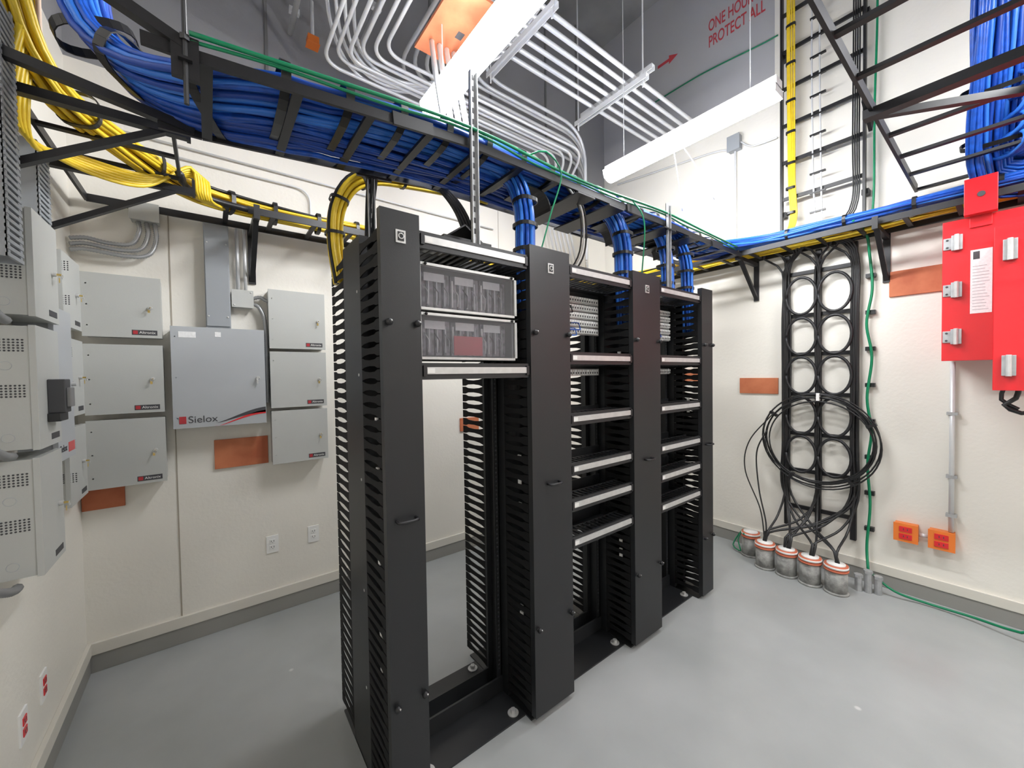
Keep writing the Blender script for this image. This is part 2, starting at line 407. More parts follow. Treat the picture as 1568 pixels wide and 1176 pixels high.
bl.wrap((-.26,1.83,2.72),(.3,-.1,-.8),(1,0,0),.07,.10,RUB,.03,.004)
for z in(3.0,3.4,3.8):bl.wrap((-.30,1.82,z),(0,0,1),(1,0,0),.08,.065,RUB,.03,.004)
for y in(1.1,.75,.4,.05,-.3):bl.wrap((3.68,y,2.68),(0,1,0),(0,0,1),.095,.045,RUB,.02,.004)
bl.done()
def circ(n,R):
    out=[(0,0)]
    for ringi in(1,2):
        m_=6*ringi
        for i in range(m_):
            out.append((R*ringi/2*math.cos(2*math.pi*i/m_),R*ringi/2*math.sin(2*math.pi*i/m_)))
    return out[:n]
for x in(1.24,2.02,2.50,2.76):
    d=M('blue_cable_drop')
    n_=19 if x<2.2 else 10
    d.bundle([(x-.30,1.60,2.635),(x-.12,1.58,2.65),(x-.01,1.54,2.58),(x+.01,1.49,2.42),(x,1.47,2.2),(x,1.46,1.9 if x!=2.5 else 2.1)],circ(n_,.042),.0095,[BLUE,BLUE2],None,.004,up=(1,0,0),step=.04)
    for z in(2.46,2.34,2.22):d.wrap((x+.004,1.478,z),(0,0,1),(1,0,0),.055,.055,RUB,.018,.004)
    d.done()
d=M('black_cable_drop')
for k in range(4):
    d.tube([(.60+.02*k,1.80,2.59),(.85+.02*k,1.82,2.62),(1.02+.02*k,1.82,2.52),(1.10+.02*k,1.80,2.35),(1.16+.015*k,1.76,2.1)],.010,RUB,n=7)
for k in range(3):
    d.tube([(.55+.02*k,1.80,2.59),(.60+.02*k,1.84,2.55),(.60+.015*k,1.86,2.4),(.58+.015*k,1.84,2.1)],.007,RUB,n=7)
    d.tube([(1.5+.02*k,1.45,2.60),(1.62+.02*k,1.46,2.5),(1.66+.02*k,1.5,2.3),(1.60+.02*k,1.56,2.15)],.005,[RUB,WHT,RUB][k],n=7)
d.done()
y_=M('yellow_fiber_drop')
y_.bundle([(1.25,1.80,2.60),(1.02,1.88,2.62),(.80,1.91,2.610),(.66,1.925,2.59),(.555,1.94,2.53),(.49,1.945,2.40),(.478,1.945,2.24),(.50,1.94,2.05)],circ(16,.030),.009,[YEL,YEL,YEL,YEL,RUB],None,.003,up=(0,1,0),step=.03)
for c,t_ in(((.80,1.91,2.610),(1,0,.1)),((.60,1.935,2.56),(1,0,.6)),((.50,1.945,2.44),(.25,0,1)),((.478,1.945,2.28),(0,0,1))):y_.wrap(c,t_,(0,1,0),.041,.041,RUB,.014,.004)
y_.done()
# ------------------------------------------------------------------ perimeter trays
wt=M('perimeter_cable_runway')
for p in([(-.50,-1.6,2.60),(-.50,3.06,2.60)],[(-.09,1.9,2.60),(-.09,2.45,2.60)]):
    wt.bar(p[0],p[1],.012,.036,BLACK2)
wt.tube([(-.09,2.45,2.60),(-.07,2.60,2.60),(.03,2.71,2.60),(.20,2.75,2.60)],.018,BLACK2,n=4)
wt.bar((.2,2.75,2.60),(3.45,2.75,2.60),.012,.040,BLACK2);wt.bar((-.5,3.06,2.60),(3.88,3.06,2.60),.012,.04,BLACK2)
wt.bar((3.55,2.65,2.60),(3.55,-1.5,2.60),.012,.04,BLACK2);wt.bar((3.85,3.0,2.60),(3.85,-1.5,2.60),.012,.04,BLACK2)
wt.tube([(3.45,2.75,2.60),(3.52,2.72,2.60),(3.55,2.65,2.60)],.018,BLACK2,n=4)
y=-1.4
while y<2.7:
    wt.bar((3.55,y,2.595),(3.85,y,2.595),.026,.012,BLACK2)
    if y>1.9:wt.bar((-.5,y,2.595),(-.09,y,2.595),.026,.012,BLACK2)
    y+=.23
x=.1
while x<3.5:wt.bar((x,2.75,2.595),(x,3.06,2.595),.026,.012,BLACK2);x+=.23
wt.done()
def brk(name,wall,tip,z,drop=.30):
    b=M(name);w=Vector((*wall,z));t_=Vector((*tip,z));dn=w-Vector((0,0,drop))
    b.bar(w+Vector((0,0,.06)),dn-Vector((0,0,.02)),.04,.012,BLACK2,up=(t_-w))
    b.bar(w,t_,.032,.03,BLACK2);b.bar(dn,t_+(w-t_)*.12,.028,.022,BLACK2)
    b.bar(t_-Vector((0,0,.02)),t_+Vector((0,0,.06)),.03,.012,BLACK2,up=(t_-w))
    b.done()
brk('runway_support_bracket',(XL+.008,1.95),(-.04,1.95),2.545,.30)
brk('runway_support_bracket',(XL+.008,2.55),(-.04,2.55),2.555,.30)
for x in(.24,1.5,2.7):brk('runway_support_bracket',(x,YB-.008),(x,2.70),2.56,.30)
for y in(1.42,.57,-.5):brk('runway_support_bracket',(XR-.008,y),(3.50,y),2.56,.30)
lb=M('tray_end_brace')
lb.bar((XL+.01,1.38,2.72),(-.02,1.40,2.52),.03,.03,BLACK2)
lb.bar((XL+.01,1.83,2.60),(-.02,1.83,2.51),.03,.03,BLACK2)
lb.box((-.06,1.385,2.43),(0,1.40,2.545),BLACK2)
lb.done()
yb=M('yellow_cable_bundle')
off=circ(19,.045)
yb.bundle([(-.50,1.84,4.6),(-.50,1.90,3.3),(-.48,1.98,2.85),(-.42,2.10,2.66),(-.30,2.35,2.64),(-.10,2.68,2.64),(.12,2.84,2.65),(.6,2.88,2.645),(1.5,2.90,2.65),(3.0,2.90,2.65),(3.5,2.85,2.65),(3.70,2.5,2.65),(3.74,1.6,2.65),(3.76,.9,2.65),(3.76,-.6,2.65)],off,.0090,[YEL,YEL,YEL,YEL,RUB],None,.009,step=.05)
for k in range(6):
    a=.02*k
    yb.tube([(-.45,1.95+a,2.75),(-.50+.3*a,2.0+a,2.50-.01*k),(-.42,2.25+a,2.46+.015*k),(-.22,2.45,2.50+.01*k),(-.05+.01*k,2.55+a,2.68),(-.02+.01*k,2.62,2.56),(.1,2.82,2.60)],.008,YEL,n=6)
for c,t_ in(((-.2,2.52,2.64),(.5,1,0)),((.12,2.84,2.65),(1,.3,0)),((.35,2.87,2.65),(1,0,0)),((.6,2.88,2.645),(1,0,0)),((.85,2.89,2.65),(1,0,0)),((-.37,2.20,2.65),(.2,1,0))):yb.wrap(c,t_,(0,0,1),.063,.063,RUB,.022,.004)
yb.done()
bb=M('beige_cable_bundle')
bb.bundle([(-.38,1.70,4.6),(-.40,1.82,3.4),(-.46,1.98,2.95),(-.5,2.2,2.7)],circ(19,.045),.007,[BEI,BEI,BEI,YEL],None,.008,step=.06);bb.done()
# ------------------------------------------------------------------ conduits overhead
def rounded(pts,R=.18):
    P=[Vector(p) for p in pts];out=[P[0]]
    for i in range(1,len(P)-1):
        a=(P[i-1]-P[i]).normalized();b_=(P[i+1]-P[i]).normalized();A=P[i]+a*R;B=P[i]+b_*R
        for k in range(10):
            t=k/9;out.append((1-t)**2*A+2*t*(1-t)*P[i]+t*t*B)
    out.append(P[-1]);return out
def conduits(name,lst,r):
    c=M(name)
    for p,R in lst:c.tube(rounded(p,R),r,COND,n=10,raw=True)
    return c
c=conduits('overhead_conduit_run',[([(.50,-1.5,4.0),(.50,YB-.02,4.0)],.1),([(.92,-1.5,4.0),(.92,YB-.02,4.0)],.1),([(.20,-1.5,4.3),(.20,YB-.02,4.3)],.1)],.017)
for x in(.5,.92):
    for y in(2.9,2.55,2.0):c.box((x-.03,y,4.0),(x+.03,y+.03,4.035),COND)
c.done()
conduits('back_conduit_run',[([(XL+.002,3.095,3.02),(2.2,3.095,3.02)],.1),([(XL+.002,3.095,2.95),(.6,3.095,2.95),(.6,3.095,2.62)],.1)],.006).done()
lst=[]
for i in range(8):
    a=.07*i
    lst.append(([(1.20+a,-1.0,4.0+.02*(i%2)),(1.20+a,3.05-a*.85,4.0+.02*(i%2)),(3.50-.07*i,3.05-a*.85,4.0+.02*(i%2)),(3.50-.07*i,3.05-a*.85,2.75)],.34))
conduits('overhead_conduit_bank',lst,.0145).done()
lst=[]
for i in range(6):
    y=1.84+.085*i
    lst.append(([(.9+.1*i,y,3.93),(3.55,y,3.93),(XR-.005,y,3.93)],.1))
conduits('strut_conduit_bank',lst,.016).done()
lst=[]
for i in range(6):
    a=.06*i
    lst.append(([(.64+a,-1.0,3.70+.015*(i%2)),(.64+a,2.82-a,3.70+.015*(i%2)),(2.6+.05*i,2.82-a,3.70+.015*(i%2)),(2.75+.05*i,3.0-.2*a,3.5),(2.95+.05*i,3.0-.2*a,2.8)],.14))
conduits('swept_conduit_bank',lst,.012).done()
c=M('looped_conduit_group')
for i in range(4):
    c.tube([(.50+.06*i,1.4,4.25),(.52+.06*i,2.1,4.1),(.66+.05*i,2.62,3.78),(1.0+.05*i,2.85-.05*i,3.72),(1.5,2.62-.05*i,3.80),(1.75+.05*i,2.2,4.1),(1.9+.05*i,1.6,4.5)],.0115,COND,n=8,step=.05)
c.done()
lst=[]
for i in range(4):
    x=1.02+.05*i
    lst.append(([(x+.5,2.6,4.1),(x+.1,2.2,3.7),(x,1.95,3.25),(x,1.80,2.68)],.15))
conduits('drop_conduit_bank',lst,.015).done()
s=M('strut_trapeze_hanger')
for (x,zz) in((2.66,3.88),(2.74,3.985),(1.7,3.88)):
    s.box((x,1.72,zz),(x+.041,2.45,zz+.004),COND);s.box((x,1.72,zz-.035),(x+.004,2.45,zz),COND);s.box((x+.037,1.72,zz-.035),(x+.041,2.45,zz),COND)
    y=1.75
    while y<2.42:s.box((x+.013,y,zz-.0005),(x+.028,y+.03,zz+.0045),DARKG);y+=.05
for (x,y) in((2.68,1.76),(2.68,2.42),(1.72,1.76),(1.72,2.42)):s.cyl((x,y,3.8),(x,y,ZC),.006,COND,8)
s.done()
s=M('plywood_backer_panel');s.box((1.04,1.75,3.62),(1.42,2.26,3.638),PLY)
s.box((1.2,2.0,3.617),(1.24,2.05,3.62),DARKG)
for x in(1.14,1.38):s.cyl((x,2.0,3.638),(x,2.0,ZC),.006,COND,8)
s.done()
for (x,y,z) in((.60,2.50,3.92),(.62,2.98,3.9)):
    s=M('junction_box_cover',.003);s.box((x-.035,y-.035,z),(x+.035,y+.035,z+.05),ORG);s.box((x-.04,y-.04,z-.004),(x+.04,y+.04,z),ORG);s.cyl((x,y,z+.05),(x,y,z+.3),.012,COND,8);s.done()
# ------------------------------------------------------------------ light fixtures
def fixture(x,y0,y1,z=3.2):
    f=M('fluorescent_strip_light')
    f.box((x-.045,y0,z+.03),(x+.045,y1,z+.075),FIXW)
    f.box((x-.065,y0,z+.025),(x+.065,y1,z+.030),FIXW)
    n=10;vs=[];fs=[]
    for yy in(y0+.006,y1-.006):
        for k in range(n+1):
            q=math.pi*k/n;vs.append((x+.078*math.cos(q),yy,z+.035-.078*math.sin(q)))
    for k in range(n):fs.append((k,k+1,n+2+k,n+1+k))
    fs.append(tuple(range(n+1)));fs.append(tuple(range(2*n+1,n,-1)))
    f.add(vs,fs,TUBE,True)
    for yy in(y0,y1-.006):f.box((x-.06,yy,z-.02),(x+.06,yy+.006,z+.03),FIXW)
    for yy in(y0+.15,y1-.15):
        f.cyl((x,yy,z+.075),(x,yy,ZC),.003,COND,6)
    f.done()
fixture(1.10,.95,2.17);fixture(2.60,.83,2.03)
fixture(2.60,-1.45,-.23)
# ------------------------------------------------------------------ enclosures on back wall
def cab(name,x0,x1,z0,z1,y0=3.0,m=BOXG,lab=True,key=True):
    c=M(name,.003)
    c.box((x0+.004,y0+.012,z0+.004),(x1-.004,YB-.001,z1-.004),m)
    c.box((x0,y0,z0),(x1,y0+.014,z1),m)
    for k in range(3):c.cyl((x0+.02,y0+.006,z0+.06+k*(z1-z0-.12)/2),(x0+.02,y0-.0,z0+.06+k*(z1-z0-.12)/2),.004,m,8)
    zm=(z0+z1)/2
    if key:
        c.cyl((x1-.045,y0,zm),(x1-.045,y0-.012,zm),.010,SILV,12)
        c.box((x1-.046,y0-.026,zm-.004),(x1-.044,y0-.012,zm+.004),BRASS)
        c.ring((x1-.045,y0-.030,zm-.006),.009,.009,(1,0,0),(0,0,1),.0013,SILV,14,5)
        c.box((x1-.056,y0-.022,zm-.030),(x1-.046,y0-.020,zm-.012),BRASS)
    if lab:
        c.box((x1-.125,y0-.0012,z0+.016),(x1-.02,y0,z0+.044),DARKG);c.box((x1-.121,y0-.0020,z0+.020),(x1-.101,y0-.001,z0+.040),REDL)
        c.text('Altronix',.020,(x1-.095,y0-.002,z0+.024),'back',WHT)
    return c
for z0,z1 in((1.85,2.19),(1.43,1.81),(1.03,1.40)):cab('grey_power_supply_enclosure',-.525,-.21,z0,z1).done()
for z0,z1 in((1.81,2.20),(1.415,1.79),(1.04,1.395)):cab('grey_power_supply_enclosure',.315,.655,z0,z1).done()
c=cab('access_control_cabinet',-.175,.285,1.325,1.925,2.985,BOXD,lab=False,key=False)
c.cyl((.245,2.985,1.62),(.245,2.972,1.62),.009,SILV,12);c.box((.235,2.965,1.58),(.245,2.972,1.62),SILV);c.ring((.245,2.965,1.61),.01,.01,(1,0,0),(0,0,1),.002,SILV,14,5)
c.box((-.14,2.9835,1.86),(-.06,2.985,1.895),PAPER);c.box((.03,2.9835,1.87),(.06,2.985,1.90),PAPER)
for mt,zo,th in((DARKG,0,.035),(RED,-.035,.022)):
    vs=[];fs=[];n=14
    for k in range(n+1):
        t_=k/n;x=.02+.262*t_;zc=1.345+zo*.6+.085*math.sin(t_*math.pi*.5)*t_**.3
        w_=th*t_;vs+= [(x,2.9835,max(1.327,zc)),(x,2.9835,max(1.328,zc-w_))]
    for k in range(n):fs.append((2*k,2*k+1,2*k+3,2*k+2))
    c.add(vs,fs,mt)
c.text('Sielox',.058,(-.108,2.984,1.355),'back',DARKG)
c.box((-.148,2.983,1.352),(-.116,2.985,1.395),REDL)
c.done()
w=M('grey_wireway_trough',.002);w.box((-.01,3.03,1.93),(.115,YB-.001,2.57),DUCT);w.box((-.006,3.022,1.94),(.111,3.03,2.56),DUCT)
for z in(2.0,2.45):
    for x in(.005,.1):w.cyl((x,3.022,z),(x,3.018,z),.005,SILV,8)
w.done()
w=M('junction_box',.002);w.box((.125,3.05,2.075),(.235,YB-.001,2.18),BOXG);w.box((.121,3.045,2.071),(.239,3.05,2.184),BOXG)
for x,z in((.135,2.085),(.225,2.17)):w.cyl((x,3.045,z),(x,3.041,z),.005,SILV,8)
w.done()
f=M('flexible_conduit')
f.tube([(.235,3.08,2.14),(.28,3.07,2.15),(.32,3.06,2.13),(.34,3.06,2.20)],.013,FLEX,n=8,flex=True)
f.tube([(.235,3.07,2.10),(.27,3.06,2.08),(.30,3.05,1.98),(.302,3.05,1.75),(.30,3.06,1.45)],.013,FLEX,n=8,flex=True)
f.tube([(.16,3.08,2.184),(.16,3.08,2.58)],.010,COND,n=8);f.tube([(.20,3.08,2.184),(.20,3.08,2.58)],.010,COND,n=8)
f.done()
w=M('junction_box',.002);w.box((-.33,3.03,2.52),(-.21,YB-.001,2.615),BOXG);w.box((-.334,3.022,2.516),(-.206,3.03,2.619),BOXG);w.done()
f=M('flexible_conduit')
for k in range(3):
    x=-.30+.035*k
    f.tube([(x,3.07,2.52),(x+.004,3.06,2.46-.02*k),(x-.03,3.05,2.38-.025*k),(x-.12,3.04,2.365-.03*k),(-.50,3.03,2.375-.03*k),(-.56,3.02,2.36-.03*k)],.0125,FLEX,n=8,flex=True)
f.done()
def ply(a,b_,name='plywood_patch'):
    p=M(name,.002);p.box(a,b_,PLY)
    return p.done()
ply((.01,YB-.014,1.04),(.30,YB-E,1.225));ply((-.57,YB-.014,.90),(-.40,YB-E,1.028));ply((1.80,YB-.014,1.10),(2.0,YB-E,1.22))
ply((XR-.014,1.25,1.41),(XR-E,1.56,1.55));ply((XR-.014,.20,2.13),(XR-E,.555,2.31));ply((XR-.014,1.95,1.52),(XR-E,2.3,1.64))
def outlet(name,loc,wall,red=False):
    o=M(name,.001);x,y,z=loc;pc=WHT;oc=RED if red else WHT
    def B(a0,a1,z0,z1,d0,d1,m):
        if wall=='back':o.box((x+a0,YB-d1,z+z0),(x+a1,YB-d0,z+z1),m)
        else:o.box((XL+d0,y+a0,z+z0),(XL+d1,y+a1,z+z1),m)
    B(-.036,.036,-.058,.058,0,.006,pc)
    for zc in(-.02,.02):
        B(-.017,.017,zc-.014,zc+.014,.006,.009,oc)
        B(-.009,-.006,zc-.004,zc+.008,.009,.0095,DARKG);B(.006,.009,zc-.004,zc+.008,.009,.0095,DARKG);B(-.002,.002,zc-.010,zc-.006,.009,.0095,DARKG)
    o.done()
outlet('duplex_outlet',(.31,0,.475),'back');outlet('duplex_outlet',(.565,0,.48),'back')
outlet('duplex_outlet',(0,2.42,.37),'left',True);outlet('duplex_outlet',(0,2.20,.36),'left',True)
# ------------------------------------------------------------------ left wall enclosures
def lcab(y0,y1,z0,z1,x1=-.453,key=True):
    c=M('vented_power_enclosure',.003)
    c.box((XL+.001,y0+.004,z0+.004),(x1-.014,y1-.004,z1-.004),BOXG);c.box((x1-.016,y0,z0),(x1,y1,z1),BOXG)
    H_=z1-z0
    for zz in(z1-.05,z1-.20) if H_>.3 else (z1-.05,):
        for i in range(9):
            for j in range(5):
                xx=XL+.014+i*.0095
                c.cyl((xx,y0+.004,zz-j*.009),(xx,y0+.0025,zz-j*.009),.0032,DARKG,6)
    for zz in(z1-.135,z0+.045,):
        c.ring((XL+.052,y0+.004,zz),.014,.014,(1,0,0),(0,0,1),.0012,BOXD,18,4)
    if key:
        ym=(y0+y1)/2+.06;zm=(z0+z1)/2
        c.cyl((x1,ym,zm),(x1+.012,ym,zm),.009,SILV,12);c.box((x1+.012,ym-.001,zm-.004),(x1+.024,ym+.001,zm+.004),BRASS)
        c.ring((x1+.026,ym,zm-.006),.008,.008,(0,1,0),(0,0,1),.0012,SILV,14,5);c.box((x1+.018,ym-.008,zm-.030),(x1+.020,ym+.002,zm-.012),BRASS)
    c.box((x1,y1-.12,z0+.02),(x1+.0012,y1-.03,z0+.042),DARKG)
    c.done()
lcab(2.0,2.26,1.83,2.19);lcab(1.99,2.23,1.385,1.80);lcab(1.98,2.22,.965,1.36)
lcab(2.56,2.86,1.86,2.19,-.50);lcab(2.56,2.86,1.45,1.81,-.50);lcab(2.56,2.86,1.05,1.40,-.50)
c=M('access_control_cabinet',.003);c.box((XL+.001,2.27,1.30),(-.485,2.50,1.90),BOXD);c.box((-.485,2.266,1.296),(-.47,2.504,1.904),BOXD)
c.box((-.47,2.40,1.32),(-.469,2.49,1.36),RED);c.text('Sielox',.04,(-.4695,2.28,1.33),'left',DARKG);c.cyl((-.47,2.48,1.6),(-.455,2.48,1.6),.009,SILV,12);c.done()
c=M('door_release_relay',.003);c.box((-.453,2.08,1.50),(-.41,2.15,1.62),DARKG);c.box((-.41,2.09,1.52),(-.398,2.14,1.59),mat('relay_grey',(.2,.2,.2),.4));c.box((-.453,2.07,1.47),(-.42,2.16,1.50),BLACK);c.done()
def slot(y0,y1,z0,z1,x1):
    w=M('slotted_wire_duct',.001);xl=XL+.001;w.box((xl,y0,z0),(x1,y0+.004,z1),DUCT);w.box((xl,y1-.004,z0),(x1,y1,z1),DUCT)
    w.box((xl,y0,z0),(xl+.004,y1,z1),DUCT);z=z0
    w.box((x1-.004,y0,z0),(x1,y0+.02,z1),DUCT);w.box((x1-.004,y1-.02,z0),(x1,y1,z1),DUCT)
    while z<z1-.02:
        w.box((x1-.006,y0,z),(x1+.002,y1,z+.012),DUCT);z+=.021
    w.done()
slot(2.30,2.44,1.92,2.54,-.50);slot(1.80,1.92,1.98,2.75,-.455)
f=M('flexible_conduit')
for z in(1.81,1.37,.94):
    f.tube([(XL+.06,1.99,z-.0),(XL+.06,1.93,z+.01),(XL+.05,1.83,z+.06),(XL+.04,1.77,z+.14)],.014,FLEX,n=8,flex=True)
f.done()
# ------------------------------------------------------------------ right wall : vertical cable ladder
v=M('vertical_cable_ladder')
for y in(1.20,.68):v.box((3.80,y-.008,2.62),(3.84,y+.008,ZC-.05),BLACK2);v.box((3.84,y-.02,2.9),(XR-E,y+.02,2.94),BLACK2);v.box((3.84,y-.02,4.2),(XR-E,y+.02,4.24),BLACK2)
z=2.72
while z<5.4:v.box((3.81,.68,z),(3.825,1.20,z+.028),BLACK2);z+=.30
v.done()
yy=M('yellow_riser_cables')
for k in range(5):
    a=.010*k;yy.tube([(3.785+.01*(k%2),1.15-a,5.4),(3.785,1.15-a+.008*math.sin(k),4.2),(3.785,1.14-a,3.2),(3.79,1.13-a,2.85),(3.76,1.18-a,2.68)],.007,YEL,n=6)
for z in(2.9,3.1,3.3,3.55,3.8,4.1,4.4,4.7,5.0):yy.wrap((3.787,1.128,z),(0,0,1),(1,0,0),.032,.018,RUB,.02,.004)
yy.done()
yy=M('grey_riser_cables')
for k in range(2):
    yy.tube([(3.79,.98-.05*k,5.4),(3.79,.99-.05*k,4.2),(3.79,.98-.05*k,3.2),(3.79,.96-.04*k,2.7)],.006,COND,n=6)
for z in [2.85+.15*i for i in range(17)]:yy.box((3.78,.90,z),(3.80,1.0,z+.012),RUB)
yy.done()
bk=M('black_riser_cables')
for k in range(4):bk.tube([(3.79,.70+.012*k,5.3),(3.79,.705+.012*k,3.4),(3.79,.71+.012*k,2.85),(3.78,.80+.02*k,2.70)],.005,RUB,n=6)
bk.done()
v=M('d_ring_cable_manager')
for y in(1.18,.965,.745):
    v.box((3.87,y-.018,.30),(XR-E,y+.018,2.58),BLACK2)
for z in(2.40,2.05,1.73,1.40,1.07,.76,.45):v.box((3.885,.745,z),(XR-E,1.18,z+.03),BLACK2)
for z in(2.22,1.89,1.57,1.24,.92):
    for yc in(1.0725,.855):
        v.ring((3.845,yc,z),.103,.150,(0,1,0),(0,0,1),.011,BLACK2,28,6)
        for dy in(-.10,.10):v.bar((3.845,yc+dy,z),(XR-.02,yc+dy,z),.014,.014,BLACK2)
v.done()
ck=M('black_trunk_cables')
for yc,n_ in((1.185,6),(.965,4),(.742,5)):
    for k in range(n_):
        dy=(k-n_/2)*.010;w_=lambda:random.uniform(-.006,.006)
        tgt=random.choice([(3.57,1.24),(3.56,1.085),(3.55,.93),(3.55,.775)])
        top=[(3.70,yc+random.choice([-.35,.35])+dy,2.66),(3.78,yc+dy*2+random.choice([-.09,.09]),2.60),(3.85,yc+dy,2.44)]
        ck.tube(top+[(3.855+w_()/2,yc+dy+w_(),2.0),(3.855,yc+dy+w_(),1.5),(3.855,yc+dy+w_(),1.0),(3.85,yc+dy+w_(),.62),(3.76,.6*yc+.4*tgt[1]+dy,.40),(tgt[0]+.03,tgt[1]+random.uniform(-.03,.03),.28),(tgt[0],tgt[1]+dy*.5,.15)],.0085,RUB,n=6,step=.05)
ck.done()
co=M('coiled_black_cable')
for k in range(6):
    ph=[-.012,.010,.0,.018,-.018,.006][k];co.ring((3.79+.006*(k%3),.955+ph*.6,1.05+ph),.335+.009*k,.325+.009*k,(0,1,0),(0,0,1),.0055,RUB,48,6)
co.tube([(3.78,1.30,1.1),(3.76,1.37,.9),(3.70,1.33,.6),(3.62,1.25,.35),(3.57,1.24,.2)],.006,RUB,n=6)
co.tube([(3.78,1.25,1.25),(3.74,1.42,1.0),(3.70,1.44,.75),(3.64,1.30,.45),(3.57,1.24,.2)],.0055,RUB,n=6)
for q in(.6,1.6,2.7,4.1,5.2):co.bar((3.795,.955+.33*math.cos(q),1.05+.32*math.sin(q)),(3.795,.955+.39*math.cos(q),1.05+.38*math.sin(q)),.02,.035,RUB if q!=1.6 else WHT,up=(1,0,0))
co.done()
for i,(x,y) in enumerate(((3.71,1.40),(3.57,1.24),(3.56,1.085),(3.55,.93),(3.55,.775))):
    p=M('floor_conduit_sleeve')
    p.cyl((x,y,0),(x,y,.015),.075,PIPE,24,True)
    p.cyl((x,y,.0),(x,y,.165),.066,PIPE,24,True);p.cyl((x,y,.165),(x,y,.175),.073,CAPR,24,True);p.cyl((x,y,.175),(x,y,.205),.070,CAPR,24,True);p.cyl((x,y,.203),(x,y,.212),.055,WHT,20,True)
    p.cyl((x,y,.185),(x,y,.199),.0725,WHT,24,True)
    p.done()
p=M('ground_stub_pipes')
for x,y,h in((3.72,.63,.14),(3.74,.58,.11),(3.70,.68,.10)):p.cyl((x,y,0),(x,y,h),.022,STEEL,12);p.cyl((x,y,h),(x,y,h+.02),.027,STEEL,6)
p.done()
g=M('green_ground_wire')
g.tube([(3.60,.70,2.66),(3.80,.665,2.60),(3.86,.655,2.45),(3.86,.64,2.2),(3.86,.67,1.95),(3.86,.64,1.7),(3.86,.665,1.4),(3.86,.64,1.15),(3.86,.66,.9),(3.86,.645,.6),(3.85,.66,.3),(3.78,.64,.13)],.009,GRN,n=7)
g.tube([(3.83,.67,5.3),(3.84,.62,4.4),(3.84,.63,3.5),(3.83,.63,2.9),(3.80,.64,2.65)],.007,GRN,n=7)
g.tube([(3.78,.62,.12),(3.76,.50,.05),(3.80,.35,.02),(3.78,.15,.03),(3.72,.0,.05),(3.70,-.07,.08),(3.72,-.10,.20),(3.78,-.16,.4)],.008,GRN,n=7)
g.tube([(3.78,1.5,.17),(3.70,1.50,.10),(3.66,1.46,.03),(3.72,1.55,.04),(3.80,1.50,.17),(3.62,1.42,.2)],.006,GRN,n=7)
g.tube([(3.885,2.44,4.54),(3.885,1.9,4.53),(3.885,1.39,4.47),(3.885,1.25,4.46)],.006,GRN,n=6)
for z in [.4+.27*i for i in range(8)]:g.box((3.87,.625,z),(XR-E,.68,z+.03),RUB)
g.done()
for y in(.455,.285):
    o=M('orange_outlet_box',.003);o.box((3.845,y-.058,.395),(XR-E,y+.058,.515),ORG);o.box((3.838,y-.062,.391),(3.845,y+.062,.519),ORG)
    for zc in(.43,.48):
        o.box((3.833,y-.032,zc-.018),(3.838,y+.032,zc+.018),RED);o.box((3.8325,y-.012,zc-.006),(3.8335,y-.008,zc+.008),DARKG);o.box((3.8325,y+.008,zc-.006),(3.8335,y+.012,zc+.008),DARKG)
    o.done()
o=M('rigid_conduit_riser');o.cyl((3.875,.245,.519),(3.875,.245,1.65),.013,COND,12,True);o.cyl((3.875,.393,.455),(3.875,.347,.455),.013,COND,12,True)
for z in(.62,.88,1.3):o.box((3.86,.22,z),(XR-E,.27,z+.02),STEEL)
o.done()
r=M('red_fire_suppression_cabinet',.006)
r.box((3.58,-.62,1.67),(XR-E,.262,2.48),RED)
r.box((3.555,-.62,1.655),(3.58,.272,2.495),RED)
r.box((3.42,-.66,1.50),(3.555,.065,2.36),RED);r.box((3.40,-.66,1.485),(3.42,.07,2.375),RED)
r.box((3.49,.06,2.495),(3.545,.185,2.70),RED);r.box((3.545,.08,2.43),(3.58,.165,2.55),RED);r.cyl((3.49,.12,2.60),(3.485,.12,2.60),.016,DARKG,12)
LAB=M('instruction_label')
LAB.box((3.553,.078,1.93),(3.555,.160,2.30),PAPER);LAB.box((3.5522,.125,2.245),(3.553,.15,2.29),DARKG)
for k in range(15):LAB.box((3.5524,.086+.02*random.random(),1.95+.018*k),(3.553,.152,1.9535+.018*k),STEEL)
for z in(2.36,2.08,1.80):
    r.box((3.535,.19,z-.045),(3.555,.235,z+.045),STEEL);r.cyl((3.53,.213,z-.048),(3.53,.213,z+.048),.010,SILV,10);r.box((3.548,.235,z-.035),(3.556,.268,z+.035),STEEL)
    for dzz in(-.022,.022):r.cyl((3.548,.252,z+dzz),(3.544,.252,z+dzz),.006,DARKG,8)
for z in(2.24,1.62):
    r.box((3.38,-.01,z-.055),(3.40,.04,z+.055),STEEL);r.cyl((3.375,.015,z-.058),(3.375,.015,z+.058),.011,SILV,10)
r.tube([(3.50,-.02,1.50),(3.50,-.01,1.44),(3.49,.03,1.40),(3.48,-.03,1.36),(3.47,-.1,1.38)],.012,RUB,n=7)
r.tube([(3.50,.03,1.50),(3.50,.04,1.43),(3.49,-.02,1.38)],.010,RUB,n=7)
ro_=r.done();LAB.par=ro_;LAB.done()
l=M('overhead_cable_ladder')
for y in(.41,-.05):l.bar((.9,y,2.82),(3.78,y,2.82),.014,.05,BLACK2)
x=1.15
while x<3.8:l.bar((x,-.05,2.815),(x,.41,2.815),.03,.016,BLACK2);x+=.33
l.bar((2.45,.44,2.79),(2.45,-.4,2.79),.05,.04,BLACK2);l.bar((2.40,.43,2.86),(2.55,.43,2.78),.014,.06,BLACK2)
l.bar((2.5,.40,2.80),(3.0,-.3,2.80),.03,.03,BLACK2)
l.done()
b=M('blue_riser_bundle')
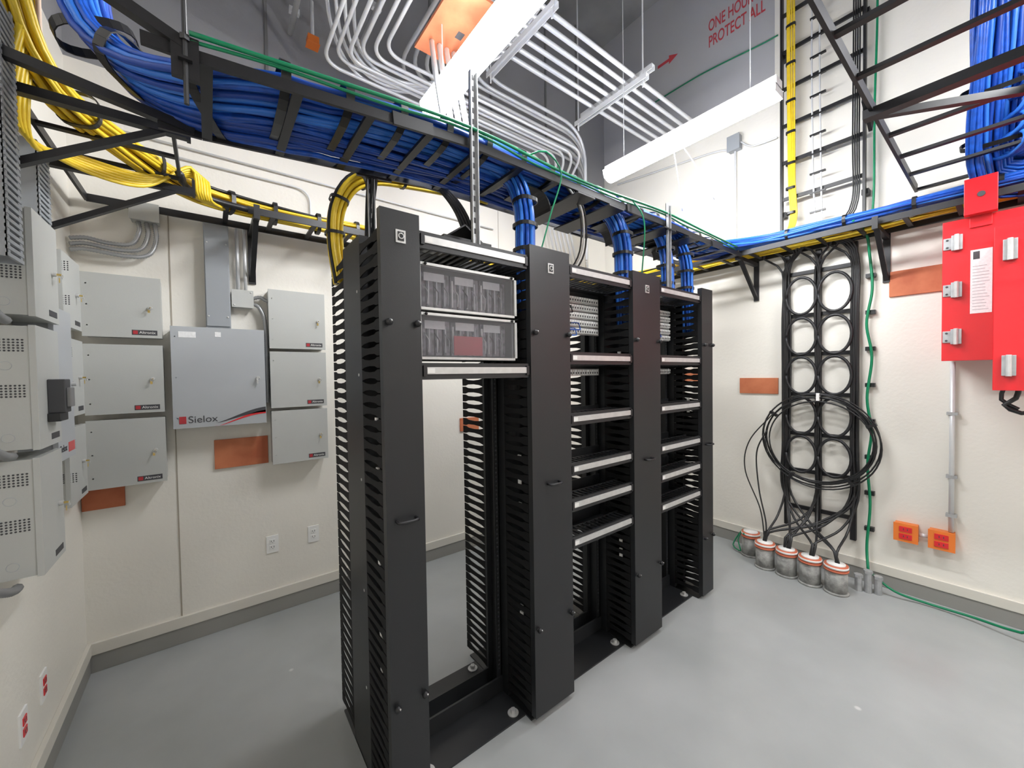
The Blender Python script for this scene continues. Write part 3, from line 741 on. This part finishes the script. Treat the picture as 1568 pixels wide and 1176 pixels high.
b.bundle([(3.0,-.02,5.2),(3.05,.0,4.2),(3.1,.02,3.6),(3.25,.04,3.25),(3.45,.06,3.0),(3.60,.06,2.80),(3.66,.0,2.72),(3.68,-.4,2.70)],rows(.26,.0105,(13,12,11,9)),.0105,[BLUE,BLUE2,BLUE3],None,.008,up=(1,0,0),step=.05)
for c_,t_ in(((3.12,.02,3.52),(.3,0,-1)),((3.35,.05,3.12),(1,0,-1.2)),((3.53,.06,2.90),(1,0,-1.2)),((3.08,.01,3.9),(.1,0,-1))):b.wrap(c_,t_,(1,0,0),.145,.065,RUB,.024,.004)
for j in range(4):
    for k in range(6):
        b.ring((3.52-.03*j,.03-.015*k,2.84+.09*j+.004*k),.10+.004*k,.055+.004*k,(.8,.6,0),(0,0,1),.0100,BLUE if k%2 else BLUE2,24,6)
b.done()
s=M('stencil_sign')
s.box((3.903,2.25,4.885),(XR-E,2.38,4.915),REDT)
s.add([(3.902,2.25,4.945),(3.902,2.25,4.855),(3.902,2.15,4.90)],[(0,1,2)],REDT)
s.text('ONE HOUR FIRE',.15,(3.902,1.84,4.90),'right',REDT,.50);s.text('PROTECT ALL',.15,(3.902,1.84,4.75),'right',REDT,.52);s.done()
w=M('small_conduit_box',.003);w.box((3.84,1.54,3.64),(XR-E,1.64,3.77),DUCT);w.box((3.832,1.535,3.635),(3.84,1.645,3.775),DUCT)
w.cyl((3.88,1.59,3.64),(3.88,1.59,2.75),.010,COND,10,True);w.tube([(3.88,1.64,3.68),(3.88,1.8,3.72),(3.88,2.3,3.78),(3.88,2.9,3.85)],.009,COND,n=8)
w.tube([(3.87,1.54,3.7),(3.87,1.45,3.62),(3.87,1.3,3.60),(3.87,1.25,3.60)],.007,COND,n=8)
w.done()
w=M('hanging_wire_loop')
for dy in(-.12,.12):w.tube([(2.60,1.45+dy*.2,3.2),(2.75,1.45+dy*.6,3.05),(2.9,1.45+dy,2.85)],.003,COND,n=6)
w.done()
# ------------------------------------------------------------------ camera
cd=bpy.data.cameras.new('camera');cd.sensor_width=36;cd.lens=595.7/1568*36;cd.clip_start=.02
cam=bpy.data.objects.new('camera',cd);COL.objects.link(cam);sc.camera=cam
ya,pt,ro=map(math.radians,(52.19,1.32,-.88))
F=Vector((math.cos(ya)*math.cos(pt),math.sin(ya)*math.cos(pt),-math.sin(pt)));R=Vector((math.sin(ya),-math.cos(ya),0));U=R.cross(F)
R2=R*math.cos(ro)+U*math.sin(ro);U2=-R*math.sin(ro)+U*math.cos(ro)
mm=Matrix((R2,U2,-F)).transposed().to_4x4();mm.translation=(0,0,1.61);cam.matrix_world=mm
wd=bpy.data.worlds.new('world');sc.world=wd;wd.use_nodes=True;wd.node_tree.nodes['Background'].inputs[0].default_value=(.8,.85,.9,1);wd.node_tree.nodes['Background'].inputs[1].default_value=.3
sc.view_settings.view_transform='Standard'
sc.view_settings.exposure=.05
